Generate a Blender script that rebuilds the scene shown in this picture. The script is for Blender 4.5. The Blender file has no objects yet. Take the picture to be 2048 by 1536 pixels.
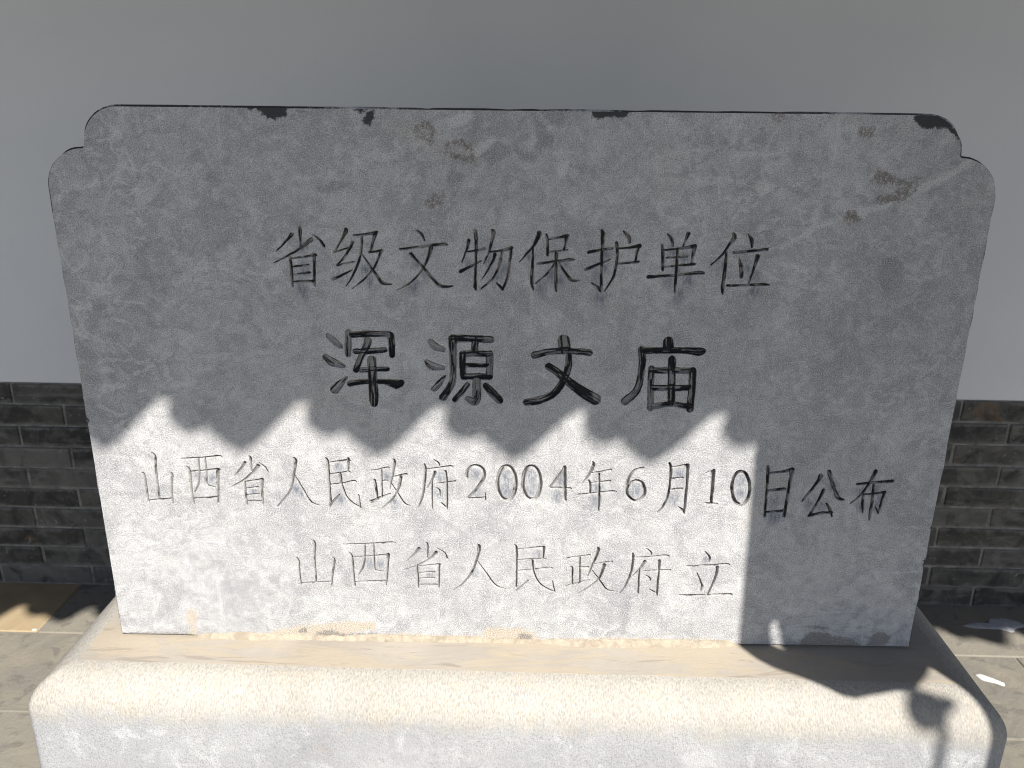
import bpy, bmesh, math, random
import numpy as np
from mathutils import Matrix, Vector

scene = bpy.context.scene
COL = scene.collection
R = math.radians
random.seed(7)
rng = np.random.default_rng(11)

# ---------------------------------------------------------------- camera
cam_data = bpy.data.cameras.new('camera')
cam = bpy.data.objects.new('camera', cam_data)
COL.objects.link(cam)
cam_data.sensor_width = 36.0
cam_data.lens = 1650.0 * 36.0 / 2048.0
cam_data.clip_start = 0.02
cam_data.clip_end = 500.0
cr = Vector((0.99958034, 0.02709068, 0.01025821))
cu = Vector((-0.0183463, 0.31799478, 0.94791494))
cf = Vector((-0.02241761, 0.94770534, -0.31835835))
M = Matrix.Identity(4)
for i in range(3):
    M[i][0], M[i][1], M[i][2] = cr[i], cu[i], -cf[i]
M.translation = Vector((0.0, -1.16966549, 1.45710273))
cam.matrix_world = M
cam_data.dof.use_dof = True
cam_data.dof.focus_distance = 1.24
cam_data.dof.aperture_fstop = 8.0
scene.camera = cam

# ---------------------------------------------------------------- sky and sun
SUN_T, SUN_M = 0.573, 1.0696          # towards the sun: (T, -1, M)
sun_vec = Vector((SUN_T, -1.0, SUN_M)).normalized()
elev = math.asin(sun_vec.z)
world = bpy.data.worlds.new('World')
scene.world = world
world.use_nodes = True
wn = world.node_tree.nodes
wl = world.node_tree.links
for n in list(wn):
    wn.remove(n)
wo = wn.new('ShaderNodeOutputWorld')
bg = wn.new('ShaderNodeBackground')
sky = wn.new('ShaderNodeTexSky')
sky.sky_type = 'NISHITA'
sky.sun_disc = False
sky.sun_elevation = elev
sky.sun_rotation = math.atan2(SUN_T, -1.0)
sky.altitude = 1000.0
sky.dust_density = 1.5
bg.inputs['Strength'].default_value = 0.068
wl.new(sky.outputs[0], bg.inputs['Color'])
wl.new(bg.outputs[0], wo.inputs['Surface'])
sun_data = bpy.data.lights.new('sun', 'SUN')
sun_data.energy = 4.6
sun_data.angle = R(0.53)
sun_data.color = (1.0, 0.96, 0.91)
sun = bpy.data.objects.new('sun', sun_data)
COL.objects.link(sun)
sun.rotation_euler = (-sun_vec).to_track_quat('-Z', 'Y').to_euler()
sun.location = sun_vec * 20
scene.view_settings.view_transform = 'Standard'
scene.view_settings.look = 'None'
scene.view_settings.gamma = 1.0
scene.view_settings.exposure = 1.08
scene.cycles.use_denoising = True
scene.cycles.filter_width = 1.1
scene.cycles.sample_clamp_indirect = 4.0

# ---------------------------------------------------------------- measures (metres)
ZP = 0.6101                            # top of the pedestal
SX, SYAW = -0.0201, 0.01406            # stele base centre and turn
WALL_Y = 1.0803

# ---------------------------------------------------------------- helpers
def thing(name, label, cat, loc=(0, 0, 0), rz=0.0, group=None):
    o = bpy.data.objects.new(name, None)
    o.empty_display_size = 0.1
    COL.objects.link(o)
    o.location = loc
    o.rotation_euler = (0, 0, rz)
    o['label'] = label
    o['category'] = cat
    if group:
        o['group'] = group
    return o

def link(name, me, parent=None, loc=None):
    o = bpy.data.objects.new(name, me)
    COL.objects.link(o)
    if parent:
        o.parent = parent
    if loc is not None:
        o.location = loc
    return o

def mesh_np(name, v, faces, mats, mat_idx=None, attrs=None, smooth=False):
    """v (n,3) array; faces (m,4) quads or list of arbitrary polygons"""
    me = bpy.data.meshes.new(name)
    if isinstance(faces, np.ndarray):
        m, k = faces.shape
        me.vertices.add(len(v))
        me.vertices.foreach_set('co', np.asarray(v, dtype=np.float32).ravel())
        me.loops.add(m * k)
        me.loops.foreach_set('vertex_index', faces.astype(np.int32).ravel())
        me.polygons.add(m)
        me.polygons.foreach_set('loop_start', np.arange(0, m * k, k, dtype=np.int32))
        me.polygons.foreach_set('loop_total', np.full(m, k, dtype=np.int32))
        me.update(calc_edges=True)
        me.validate()
    else:
        me.from_pydata([tuple(map(float, p)) for p in v], [], [list(map(int, f)) for f in faces])
    for mt in mats:
        me.materials.append(mt)
    if mat_idx is not None:
        me.polygons.foreach_set('material_index', np.asarray(mat_idx, dtype=np.int32))
    if attrs:
        for k, a in attrs.items():
            at = me.attributes.new(k, 'FLOAT', 'POINT')
            at.data.foreach_set('value', np.asarray(a, dtype=np.float32))
    me.polygons.foreach_set('use_smooth', np.full(len(me.polygons), smooth))
    me.update()
    return me

def bevel_box(name, sx, sy, sz, bev, mat, wob=0.0, seed=0):
    bm = bmesh.new()
    bmesh.ops.create_cube(bm, size=1.0)
    rr = random.Random(seed)
    for v in bm.verts:
        v.co.x *= sx
        v.co.y *= sy
        v.co.z *= sz
        v.co += Vector((rr.uniform(-wob, wob), rr.uniform(-wob, wob), rr.uniform(-wob, wob)))
    bmesh.ops.bevel(bm, geom=list(bm.edges), offset=bev, segments=1, affect='EDGES')
    me = bpy.data.meshes.new(name)
    bm.to_mesh(me)
    bm.free()
    me.materials.append(mat)
    return me

# value noise in numpy
def vnoise(x, y, seed=0):
    xi = np.floor(x).astype(np.int64)
    yi = np.floor(y).astype(np.int64)
    fx = x - xi
    fy = y - yi
    fx = fx * fx * (3 - 2 * fx)
    fy = fy * fy * (3 - 2 * fy)
    def h(a, b):
        k = (a * 374761393 + b * 668265263 + seed * 974711) & 0xFFFFFFFF
        k = ((k ^ (k >> 13)) * 1274126177) & 0xFFFFFFFF
        return ((k ^ (k >> 16)) & 0xFFFF) / 65535.0
    return (h(xi, yi) * (1 - fx) + h(xi + 1, yi) * fx) * (1 - fy) + (h(xi, yi + 1) * (1 - fx) + h(xi + 1, yi + 1) * fx) * fy

# ---------------------------------------------------------------- material helper
class NT:
    def __init__(self, name):
        self.m = bpy.data.materials.new(name)
        self.m.use_nodes = True
        self.t = self.m.node_tree
        self.b = self.t.nodes['Principled BSDF']
        self.b.inputs['Specular IOR Level'].default_value = 0.25
        self.co = self.t.nodes.new('ShaderNodeTexCoord').outputs['Object']
    def n(self, k):
        return self.t.nodes.new(k)
    def l(self, a, b):
        self.t.links.new(a, b)
    def map(self, scale=(1, 1, 1), rot=(0, 0, 0), loc=(0, 0, 0), src=None):
        q = self.n('ShaderNodeMapping')
        q.inputs['Scale'].default_value = scale
        q.inputs['Rotation'].default_value = rot
        if hasattr(loc, 'links'):
            self.l(loc, q.inputs['Location'])
        else:
            q.inputs['Location'].default_value = loc
        self.l(src or self.co, q.inputs['Vector'])
        return q.outputs[0]
    def noise(self, scale, detail=4, rough=.55, dist=0.0, vec=None):
        q = self.n('ShaderNodeTexNoise')
        q.inputs['Scale'].default_value = scale
        q.inputs['Detail'].default_value = detail
        q.inputs['Roughness'].default_value = rough
        q.inputs['Distortion'].default_value = dist
        self.l(vec or self.co, q.inputs['Vector'])
        return q.outputs['Fac']
    def ramp(self, fac, a, b, va=0.0, vb=1.0):
        q = self.n('ShaderNodeMapRange')
        q.inputs['From Min'].default_value = a
        q.inputs['From Max'].default_value = b
        q.inputs['To Min'].default_value = va
        q.inputs['To Max'].default_value = vb
        self.l(fac, q.inputs['Value'])
        return q.outputs[0]
    def math(self, op, a, b=None):
        q = self.n('ShaderNodeMath')
        q.operation = op
        for i, x in enumerate((a, b)):
            if x is None:
                continue
            if hasattr(x, 'links'):
                self.l(x, q.inputs[i])
            else:
                q.inputs[i].default_value = x
        return q.outputs[0]
    def mix(self, fac, a, b, mode='MIX'):
        q = self.n('ShaderNodeMix')
        q.data_type = 'RGBA'
        q.blend_type = mode
        for s, x in ((q.inputs[0], fac), (q.inputs[6], a), (q.inputs[7], b)):
            if hasattr(x, 'links'):
                self.l(x, s)
            elif isinstance(x, tuple):
                s.default_value = (*x, 1.0)
            else:
                s.default_value = x
        return q.outputs[2]
    def attr(self, name):
        q = self.n('ShaderNodeAttribute')
        q.attribute_name = name
        return q.outputs['Fac']
    def rand(self):
        return self.n('ShaderNodeObjectInfo').outputs['Random']
    def bump(self, h, strength=.3, dist=.001, prev=None):
        q = self.n('ShaderNodeBump')
        q.inputs['Strength'].default_value = strength
        q.inputs['Distance'].default_value = dist
        self.l(h, q.inputs['Height'])
        if prev is not None:
            self.l(prev, q.inputs['Normal'])
        return q.outputs[0]
    def done(self, col, rough=.8, normal=None):
        if hasattr(col, 'links'):
            self.l(col, self.b.inputs['Base Color'])
        else:
            self.b.inputs['Base Color'].default_value = (*col, 1)
        if hasattr(rough, 'links'):
            self.l(rough, self.b.inputs['Roughness'])
        else:
            self.b.inputs['Roughness'].default_value = rough
        if normal is not None:
            self.l(normal, self.b.inputs['Normal'])
        return self.m

def mat_stele():
    k = NT('weathered_limestone')
    big = k.noise(3.2, 5, .6, .6)
    mid = k.noise(14, 6, .62, 1.0)
    fine = k.noise(60, 5, .65, .4)
    c = k.mix(k.ramp(big, .36, .66), (.30, .299, .30), (.415, .409, .402))
    c = k.mix(k.ramp(mid, .48, .64, 0, .5), c, (.49, .485, .48))
    c = k.mix(k.ramp(k.noise(9, 7, .6, 1.6, k.map(loc=(3, 1, 7))), .55, .59, 0, .40), c, (.225, .225, .232))
    c = k.mix(k.ramp(k.noise(22, 6, .6, 1.2, k.map(loc=(9, 4, 2))), .575, .62, 0, .36), c, (.52, .515, .505))
    c = k.mix(k.ramp(k.noise(27, 6, .6, 1.4, k.map(loc=(1, 6, 5))), .575, .61, 0, .34), c, (.21, .21, .215))
    c = k.mix(k.ramp(fine, .36, .60, .30, 0), c, (.17, .172, .178))
    c = k.mix(k.ramp(k.noise(75, 5, .68, .5, k.map(loc=(2, 2, 9))), .55, .68, 0, .35), c, (.56, .555, .55))
    zone = k.ramp(k.noise(2.1, 3, .5, .3, k.map(loc=(7, 2, 4))), .40, .62)
    fl = k.noise(34, 6, .62, 1.0, k.map(loc=(8, 8, 1), rot=(0, R(30), 0), scale=(1, 1, 1.5)))
    c = k.mix(k.math('MULTIPLY', zone, k.ramp(fl, .56, .59, 0, .5)), c, (.225, .222, .222))
    fl2 = k.noise(30, 6, .62, 1.0, k.map(loc=(2, 3, 6), rot=(0, R(30), 0), scale=(1, 1, 1.6)))
    c = k.mix(k.math('MULTIPLY', zone, k.ramp(fl2, .57, .60, 0, .5)), c, (.53, .525, .51))
    c = k.mix(k.ramp(k.noise(19, 6, .65, 1.2, k.map(loc=(6, 1, 2))), .60, .70, 0, .22), c, (.30, .25, .20))
    vein = k.math('ABSOLUTE', k.math('SUBTRACT', k.noise(4.5, 5, .55, .8, k.map(loc=(1, 1, 8))), .5))
    c = k.mix(k.math('MULTIPLY', k.ramp(vein, .0, .010, .45, 0), zone), c, (.55, .545, .535))
    # vertical rain runs, pale scratches
    runs = k.noise(26, 4, .6, .2, k.map(scale=(1, 1, .07)))
    c = k.mix(k.ramp(runs, .56, .75, 0, .26), c, (.20, .203, .212))
    scr = k.noise(40, 2, .5, 0, k.map(scale=(1, 1, .06), rot=(0, R(52), 0)))
    c = k.mix(k.ramp(scr, .70, .76, 0, .25), c, (.55, .55, .55))
    # warm mineral stain
    c = k.mix(k.ramp(k.noise(7, 5, .6, .9, k.map(loc=(5, 8, 1))), .58, .74, 0, .32), c, (.36, .31, .255))
    # jagged patches carried by signed distances
    jag = k.ramp(k.noise(90, 5, .7), 0, 1, -.010, .010)
    jag2 = k.ramp(k.noise(160, 4, .7), 0, 1, -.009, .009)
    def patch(name, col, amt, soft, j):
        nonlocal c
        s = k.math('ADD', k.math('ADD', k.attr(name), .0015), j)
        c = k.mix(k.ramp(s, -soft, soft, 0, amt), c, col)
    patch('p_g', (.20, .20, .205), .62, .0028, jag)
    patch('p_l', (.54, .53, .51), .55, .0025, jag)
    patch('p_m', (.38, .32, .235), .80, .003, jag)
    rs = k.math('SUBTRACT', .0035, k.math('ABSOLUTE', k.math('ADD', k.attr('p_r'), jag2)))
    rf = k.math('MULTIPLY', k.ramp(rs, -.003, .002), k.ramp(k.noise(210, 4, .7, .4), .40, .52))
    c = k.mix(k.math('MULTIPLY', rf, .75), c, (.12, .085, .06))
    patch('p_n', (.13, .115, .10), .75, .002, jag2)  # dark stains; also paints the shaded gap line along the stele foot
    # fine speckle of the tooled face
    sp = k.noise(580, 2, .6)
    c = k.mix(k.ramp(sp, .36, .49, .54, 0), c, (.11, .111, .113))
    c = k.mix(k.ramp(sp, .53, .64, 0, .42), c, (.66, .655, .645))
    # small dark pits
    pit = k.noise(75, 2, .5, 0, k.map(loc=(4, 4, 4)))
    c = k.mix(k.ramp(pit, .775, .80, 0, .8), c, (.06, .055, .05))
    # brush smears, then paint left in the cuts plus groove shade put into colour
    scrib = k.noise(330, 3, .6, 0, k.map(scale=(1, 1, .28), rot=(0, R(-12), 0)))
    smf = k.math('MULTIPLY', k.attr('smudge'), k.ramp(scrib, .36, .58))
    c = k.mix(k.math('MULTIPLY', smf, .95), c, (.078, .086, .106))
    c = k.mix(k.math('MULTIPLY', k.attr('smudge'), .30), c, (.17, .19, .23))
    c = k.mix(k.attr('cut'), c, (.32, .285, .235))
    c = k.mix(k.attr('ink'), c, (.012, .012, .013))
    patch('p_d', (.026, .027, .028), .94, .0012, jag2)
    # grain
    h = k.math('ADD', k.math('MULTIPLY', sp, .6), k.math('MULTIPLY', k.noise(230, 4, .7), .8))
    n = k.bump(h, .6, .0018)
    return k.done(c, k.ramp(mid, .3, .7, .72, .9), n)

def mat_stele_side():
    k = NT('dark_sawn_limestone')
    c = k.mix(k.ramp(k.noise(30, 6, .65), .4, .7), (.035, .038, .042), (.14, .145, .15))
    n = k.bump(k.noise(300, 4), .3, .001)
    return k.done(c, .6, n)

def mat_ped(kind):
    k = NT('pale_pedestal_stone_' + kind)
    big = k.noise(4, 5, .6, .5)
    mid = k.noise(17, 6, .6, 1.0)
    if kind == 'top':
        c = k.mix(k.ramp(big, .38, .62), (.275, .248, .21), (.335, .302, .256))
        sm = k.noise(6, 6, .62, 1.2, k.map(scale=(.45, 2.2, 1)))
        c = k.mix(k.ramp(sm, .50, .56, 0, .55), c, (.37, .31, .222))
        c = k.mix(k.ramp(k.noise(11, 6, .65, 1.5, k.map(scale=(.4, 2.5, 1), loc=(4, 2, 0))), .57, .62, 0, .55), c, (.21, .18, .145))
        c = k.mix(k.ramp(k.noise(150, 4, .7), .56, .75, 0, .35), c, (.28, .25, .21))
        h = k.math('ADD', k.noise(30, 6, .65, 1.0, k.map(scale=(.4, 2, 1))), k.math('MULTIPLY', k.noise(300, 3), .4))
        n = k.bump(h, .35, .003)
    else:
        c = k.mix(k.ramp(big, .36, .64), (.295, .278, .246), (.352, .334, .298))
        c = k.mix(k.ramp(mid, .54, .66, 0, .5), c, (.39, .335, .265))
        c = k.mix(k.ramp(k.noise(8, 5, .6, 1, k.map(loc=(2, 5, 3))), .62, .68, 0, .35), c, (.40, .295, .235))
        c = k.mix(k.ramp(k.noise(12, 5, .6, 1, k.map(loc=(7, 5, 3))), .60, .70, 0, .4), c, (.32, .32, .315))
        st = k.noise(430, 3, .6, .3, k.map(scale=(1, .40, .40), rot=(0, R(38), 0)))
        c = k.mix(k.ramp(st, .36, .5, .5, 0), c, (.19, .172, .145))
        c = k.mix(k.ramp(st, .54, .66, 0, .35), c, (.46, .44, .39))
        c_round, h_round = c, st
        c = k.mix(k.ramp(big, .36, .64), (.275, .276, .278), (.36, .359, .356))
        c = k.mix(k.ramp(mid, .52, .66, 0, .7), c, (.44, .44, .435))
        st = k.noise(55, 4, .6, .3, k.map(scale=(.35, .35, 1.3), rot=(0, R(28), 0)))
        c = k.mix(k.ramp(st, .58, .70, 0, .35), c, (.46, .46, .452))
        c = k.mix(k.ramp(k.noise(10, 6, .6, 1.4, k.map(loc=(2, 5, 3))), .56, .62, 0, .4), c, (.27, .272, .275))
        c = k.mix(k.ramp(k.noise(6, 4, .6, 1, k.map(loc=(1, 9, 3))), .64, .72, 0, .4), c, (.46, .35, .25))
        sp = k.noise(520, 2, .6)
        c = k.mix(k.ramp(sp, .34, .5, .65, 0), c, (.16, .16, .16))
        sepz = k.n('ShaderNodeSeparateXYZ')
        k.l(k.co, sepz.inputs[0])
        zz = k.math('ADD', sepz.outputs[2], k.ramp(k.noise(16, 5, .65, .8), .3, .7, -.014, .014))
        f = k.ramp(zz, .536, .566)
        c = k.mix(f, c, c_round)
        n = k.bump(k.math('ADD', h_round, k.noise(180, 4, .7)), .55, .0018)
    return k.done(c, .85, n)

def mat_mortar_bead():
    k = NT('lime_mortar')
    c = k.mix(k.ramp(k.noise(60, 6, .7, .6), .4, .62), (.25, .212, .16), (.36, .31, .24))
    c = k.mix(k.ramp(k.noise(25, 5, .65, 1), .60, .66, 0, .6), c, (.16, .14, .115))
    return k.done(c, .95, k.bump(k.noise(240, 5, .7), .6, .002))

def mat_brick():
    k = NT('dark_grey_brick')
    r = k.rand()
    off = k.n('ShaderNodeCombineXYZ')
    for i, m in enumerate((37.0, 11.0, 23.0)):
        k.l(k.math('MULTIPLY', r, m), off.inputs[i])
    v = k.map(loc=off.outputs[0])
    c = k.mix(r, (.034, .032, .030), (.115, .110, .100))
    r2 = k.math('FRACT', k.math('MULTIPLY', r, 7.31))
    c = k.mix(k.ramp(r2, .7, .85, 0, .6), c, (.085, .082, .068))
    c = k.mix(k.ramp(k.noise(14, 6, .65, .8, v), .46, .66, 0, .65), c, (.15, .142, .130))
    c = k.mix(k.ramp(k.noise(8, 5, .6, 1.0, k.map(loc=(3, 3, 3), src=v)), .48, .62, 0, .8), c, (.022, .021, .021))
    # paler rubbed arrises
    sep = k.n('ShaderNodeSeparateXYZ')
    k.l(k.co, sep.inputs[0])
    ez = k.math('ABSOLUTE', sep.outputs[2])
    ez = k.math('ADD', ez, k.ramp(k.noise(22, 5, .65, .6, v), .3, .7, -.010, .010))
    c = k.mix(k.ramp(ez, .020, .031, 0, .65), c, (.165, .158, .145))
    lines = k.noise(30, 4, .6, .2, k.map(scale=(.15, 1, 1), src=v))
    c = k.mix(k.ramp(lines, .58, .70, 0, .4), c, (.19, .18, .165))
    c = k.mix(k.ramp(k.noise(40, 5, .7, 1, k.map(loc=(8, 1, 3), src=v)), .64, .68, 0, .7), c, (.26, .245, .225))
    c = k.mix(k.ramp(k.noise(11, 3, .6, 1, k.map(loc=(1, 7, 3), src=v)), .66, .73, 0, .5), c, (.14, .085, .05))
    n = k.bump(k.noise(90, 6, .7, .4, v), .6, .004)
    n = k.bump(k.noise(400, 3, .6), .25, .001, n)
    return k.done(c, .75, n)

def mat_simple(name, a, b, scale=20, rough=.8, bump=.3, bscale=200, detail=6):
    k = NT(name)
    c = k.mix(k.ramp(k.noise(scale, detail, .62, .6), .36, .66), a, b)
    return k.done(c, rough, k.bump(k.noise(bscale, 4, .65), bump, .002))

def mat_plaster():
    k = NT('white_lime_plaster')
    c = k.mix(k.ramp(k.noise(1.1, 4, .5, .3), .35, .68), (.60, .605, .617), (.66, .662, .665))
    c = k.mix(k.ramp(k.noise(7, 6, .6, .5), .55, .75, 0, .3), c, (.57, .577, .59))
    n = k.bump(k.noise(2.5, 4, .5), .25, .02)
    n = k.bump(k.noise(120, 4, .6), .10, .001, n)
    return k.done(c, .7, n)

def mat_slab():
    k = NT('grey_paving_stone')
    r = k.rand()
    off = k.n('ShaderNodeCombineXYZ')
    for i, m in enumerate((31.0, 17.0, 5.0)):
        k.l(k.math('MULTIPLY', r, m), off.inputs[i])
    v = k.map(loc=off.outputs[0])
    c = k.mix(r, (.155, .145, .122), (.20, .184, .152))
    c = k.mix(k.ramp(k.noise(5, 6, .62, 1.0, v), .42, .64, 0, .75), c, (.235, .208, .162))
    c = k.mix(k.ramp(k.noise(16, 6, .68, .5, v), .54, .60, 0, .55), c, (.105, .10, .088))
    c = k.mix(k.ramp(k.noise(70, 5, .7, .6, v), .60, .70, 0, .35), c, (.13, .12, .105))
    c = k.mix(k.ramp(k.noise(110, 3, .6, .2, v), .72, .78, 0, .7), c, (.34, .315, .265))
    n = k.bump(k.noise(22, 6, .66, .5, v), .6, .006)
    n = k.bump(k.noise(140, 5, .7), .35, .002, n)
    return k.done(c, .8, n)

def mat_wood():
    k = NT('dark_red_timber')
    c = k.mix(k.ramp(k.noise(14, 5, .6, .5, k.map(scale=(1, 1, .08))), .35, .68), (.060, .034, .026), (.11, .062, .046))
    return k.done(c, .6, k.bump(k.noise(60, 4, .6, .2, k.map(scale=(1, 1, .05))), .3, .002))

M_STELE = mat_stele()
M_SIDE = mat_stele_side()
M_PTOP, M_PFRONT = mat_ped('top'), mat_ped('body')
M_BEAD = mat_mortar_bead()
M_BRICK = mat_brick()
M_JOINT = mat_simple('grey_brick_mortar', (.11, .105, .098), (.25, .24, .225), 25, .9)
M_PLASTER = mat_plaster()
M_SLAB = mat_slab()
M_TAN = mat_simple('tan_paving_stone', (.27, .208, .125), (.335, .262, .162), 9, .8, .4, 90)
M_GROUND = mat_simple('courtyard_paving', (.20, .195, .185), (.27, .262, .25), 3, .85, .4, 60)
M_BED = mat_simple('sandy_joint_filling', (.17, .154, .124), (.22, .20, .16), 30, .95, .4, 150)
M_TILE = mat_simple('grey_clay_tile', (.07, .07, .07), (.15, .148, .145), 12, .8, .3, 120)
M_WOOD = mat_wood()
M_CEMENT = mat_simple('white_cement', (.55, .53, .48), (.68, .66, .61), 60, .9, .5, 200)
M_GREYCEM = mat_simple('grey_cement_splash', (.34, .345, .36), (.46, .46, .47), 50, .9, .4, 200)
M_IRON = mat_simple('dark_iron', (.03, .03, .032), (.06, .06, .062), 30, .5, .2, 200)

# ================================================================ SETTING: floor
gm = mesh_np('floor', np.array([(-40, -60, -.016), (40, -60, -.016), (40, 40, -.016), (-40, 40, -.016)]),
             [(0, 1, 2, 3)], [M_GROUND])
floor = link('floor', gm)
floor['kind'] = 'structure'
floor['label'] = 'courtyard floor of grey stone slabs round the pedestal'
bed = link('joint_bed', mesh_np('joint_bed', np.array([(-3.0, -2.75, -.003), (3.0, -2.75, -.003), (3.0, 1.10, -.003), (-3.0, 1.10, -.003)]),
                                [(0, 1, 2, 3)], [M_BED]), floor)
rows = [.83 - .328 * i for i in range(0, 11)]
yr = [WALL_Y + .02] + rows
srr = random.Random(3)
for j in range(len(yr) - 1):
    y1, y0 = yr[j], yr[j + 1]
    x = -3.0
    offs = {0: -1.418, 1: -1.02, 2: -1.62}.get(j, -1.4 + srr.uniform(-.3, .3))
    L = .60
    xs = [offs + L * i for i in range(-3, 9)]
    xs = [max(-3.0, min(3.0, a)) for a in xs]
    for a, b in zip(xs[:-1], xs[1:]):
        if b - a < .03:
            continue
        g = .0016
        me = bevel_box('paving_slab', b - a - 2 * g, y1 - y0 - 2 * g, .04, .004, M_SLAB, .0012, srr.randint(0, 9999))
        if j == 0 and abs(b + 1.418) < .01:
            me.materials[0] = M_TAN
        link('paving_slab', me, floor, ((a + b) / 2, (y0 + y1) / 2, -.02 + srr.uniform(-.0008, .0008)))

# ================================================================ wall
wall = thing('courtyard_wall', 'long white plastered wall on a dark grey brick base behind the stele', 'wall', (0, WALL_Y, 0))
ZB, NC = .6769, 10
CH = ZB / NC
def box_mesh(name, x0, x1, y0, y1, z0, z1, mat):
    v = np.array([(x, y, z) for x in (x0, x1) for y in (y0, y1) for z in (z0, z1)])
    return mesh_np(name, v, [(0, 1, 3, 2), (4, 6, 7, 5), (0, 4, 5, 1), (2, 3, 7, 6), (0, 2, 6, 4), (1, 5, 7, 3)], [mat])
link('plaster', box_mesh('plaster', -5, 5, .004, .26, ZB + .001, 3.62, M_PLASTER), wall)
link('mortar_backing', box_mesh('mortar_backing', -5, 5, .0036, .24, -.02, ZB, M_JOINT), wall)
# plaster edge: uneven lower lip
PITCH = .2925
brick_meshes = {}
def brick_mesh(L, seed):
    key = (round(L, 3), seed % 5)
    if key not in brick_meshes:
        brick_meshes[key] = bevel_box('brick', L - .007, .05, CH - .0065, .0028, M_BRICK, .0012, seed + int(L * 1e4))
    return brick_meshes[key]
brr = random.Random(21)
for c in range(NC):
    z = ZB - (c + .5) * CH
    odd = c % 2 == 0
    la = -1.5242 + (0 if odd else PITCH / 2)
    ra = 1.3814 - (PITCH / 2 if odd else 0)
    js = []
    x = la
    while x > -2.65:
        x -= PITCH
    while x < -.05:
        js.append(x)
        x += PITCH
    y_ = ra
    right = []
    while y_ < 2.65:
        y_ += PITCH
    while y_ > js[-1] + .12:
        right.append(y_)
        y_ -= PITCH
    js += right[::-1]
    for a, b in zip(js[:-1], js[1:]):
        o = link('brick', brick_mesh(round(b - a, 3), brr.randint(0, 99)), wall,
                 ((a + b) / 2 + brr.uniform(-.001, .001), .025 + brr.uniform(-.0018, .0012), z + brr.uniform(-.0006, .0006)))
        o.rotation_euler = (brr.uniform(-.004, .004), brr.uniform(-.003, .003), brr.uniform(-.003, .003))
        if brr.random() < .5:
            o.rotation_euler[1] += math.pi

# ================================================================ roof over the wall (throws the scalloped shade)
roof = thing('eave_roof', 'grey tiled lean-to roof with scalloped drip tiles reaching out over the stele', 'roof', (0, 0, 0))
SL = .43
def zr(y):
    return 2.444 + SL * (y + 1.33)
deck_v = []
for x in (-5, 5):
    for y in (-1.33, 1.33):
        deck_v += [(x, y, zr(y)), (x, y, zr(y) + .075)]
link('deck', mesh_np('deck', np.array(deck_v), [(0, 2, 3, 1), (4, 5, 7, 6), (0, 1, 5, 4), (2, 6, 7, 3), (0, 4, 6, 2), (1, 3, 7, 5)], [M_WOOD]), roof)
rv = []
for x in (-.035, .035):
    for y in (-1.24, 1.07):
        rv += [(x, y, zr(y) - .06), (x, y, zr(y) - .0015)]
rafter = mesh_np('rafter', np.array(rv), [(0, 2, 3, 1), (4, 5, 7, 6), (0, 1, 5, 4), (2, 6, 7, 3), (0, 4, 6, 2), (1, 3, 7, 5)], [M_WOOD])
for i in range(-12, 13):
    link('rafter', rafter, roof, (i * .36, 0, 0))
TP = .2122
# drip tile: hanging pointed apron
hp = [(0, -.003), (.0225, .010), (.0435, .029), (.065, .052), (.079, .066), (.0935, .081), (.104, .100)]
prof = [(-a, b) for a, b in hp[::-1]] + hp[1:]
n = len(prof)
dv = [(a, -.006, b) for a, b in prof] + [(a, .006, b) for a, b in prof]
top = [(.104, -.006, .125), (-.104, -.006, .125), (.104, .006, .125), (-.104, .006, .125)]
dv += top
df = [list(range(n)) + [2 * n, 2 * n + 1], list(range(2 * n - 1, n - 1, -1)) + [2 * n + 3, 2 * n + 2]]
df[0] = df[0][::1]
for i in range(n - 1):
    df.append((i, n + i, n + i + 1, i + 1))
df.append((n - 1, 2 * n - 1, 2 * n + 2, 2 * n))
df.append((n, 0, 2 * n + 1, 2 * n + 3))
df.append((2 * n, 2 * n + 2, 2 * n + 3, 2 * n + 1))
drip = mesh_np('drip_tile', np.array(dv), df, [M_TILE])
# cap tile: round end disc with half-round cover tile running up the slope
cv, cfc = [], []
NS = 20
RC = .032
for y in (-.012, .0):
    for i in range(NS):
        a = 2 * math.pi * i / NS
        cv.append((RC * math.cos(a), y, RC * math.sin(a)))
cfc += [list(range(NS)), list(range(2 * NS - 1, NS - 1, -1))]
for i in range(NS):
    j = (i + 1) % NS
    cfc.append((i, NS + i, NS + j, j))
b0 = len(cv)
for y in (0.0, 2.5):
    for i in range(9):
        a = math.pi * i / 8
        cv.append((.048 * math.cos(a), y, .048 * math.sin(a) + SL * y + .012))
for i in range(8):
    cfc.append((b0 + i, b0 + i + 1, b0 + 10 + i, b0 + 9 + i))
cap = mesh_np('cover_tile', np.array(cv), cfc, [M_TILE])
Z_DRIP = .947 + SUN_M * 1.39
X_DRIP = -.023 + SUN_T * 1.39
Z_CAP = .945 + .037 + RC + SUN_M * 1.327
for i in range(-22, 20):
    if abs(X_DRIP + i * TP) > 4.8:
        continue
    link('drip_tile', drip, roof, (X_DRIP + i * TP, -1.39, Z_DRIP))
    link('cover_tile', cap, roof, (X_DRIP - TP / 2 + i * TP, -1.327, Z_CAP))
# tile bed that carries the drip tiles on the deck edge
link('tile_bed', box_mesh('tile_bed', -5, 5, -1.394, -1.31, Z_DRIP + .105, Z_DRIP + .16, M_TILE), roof)

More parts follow.
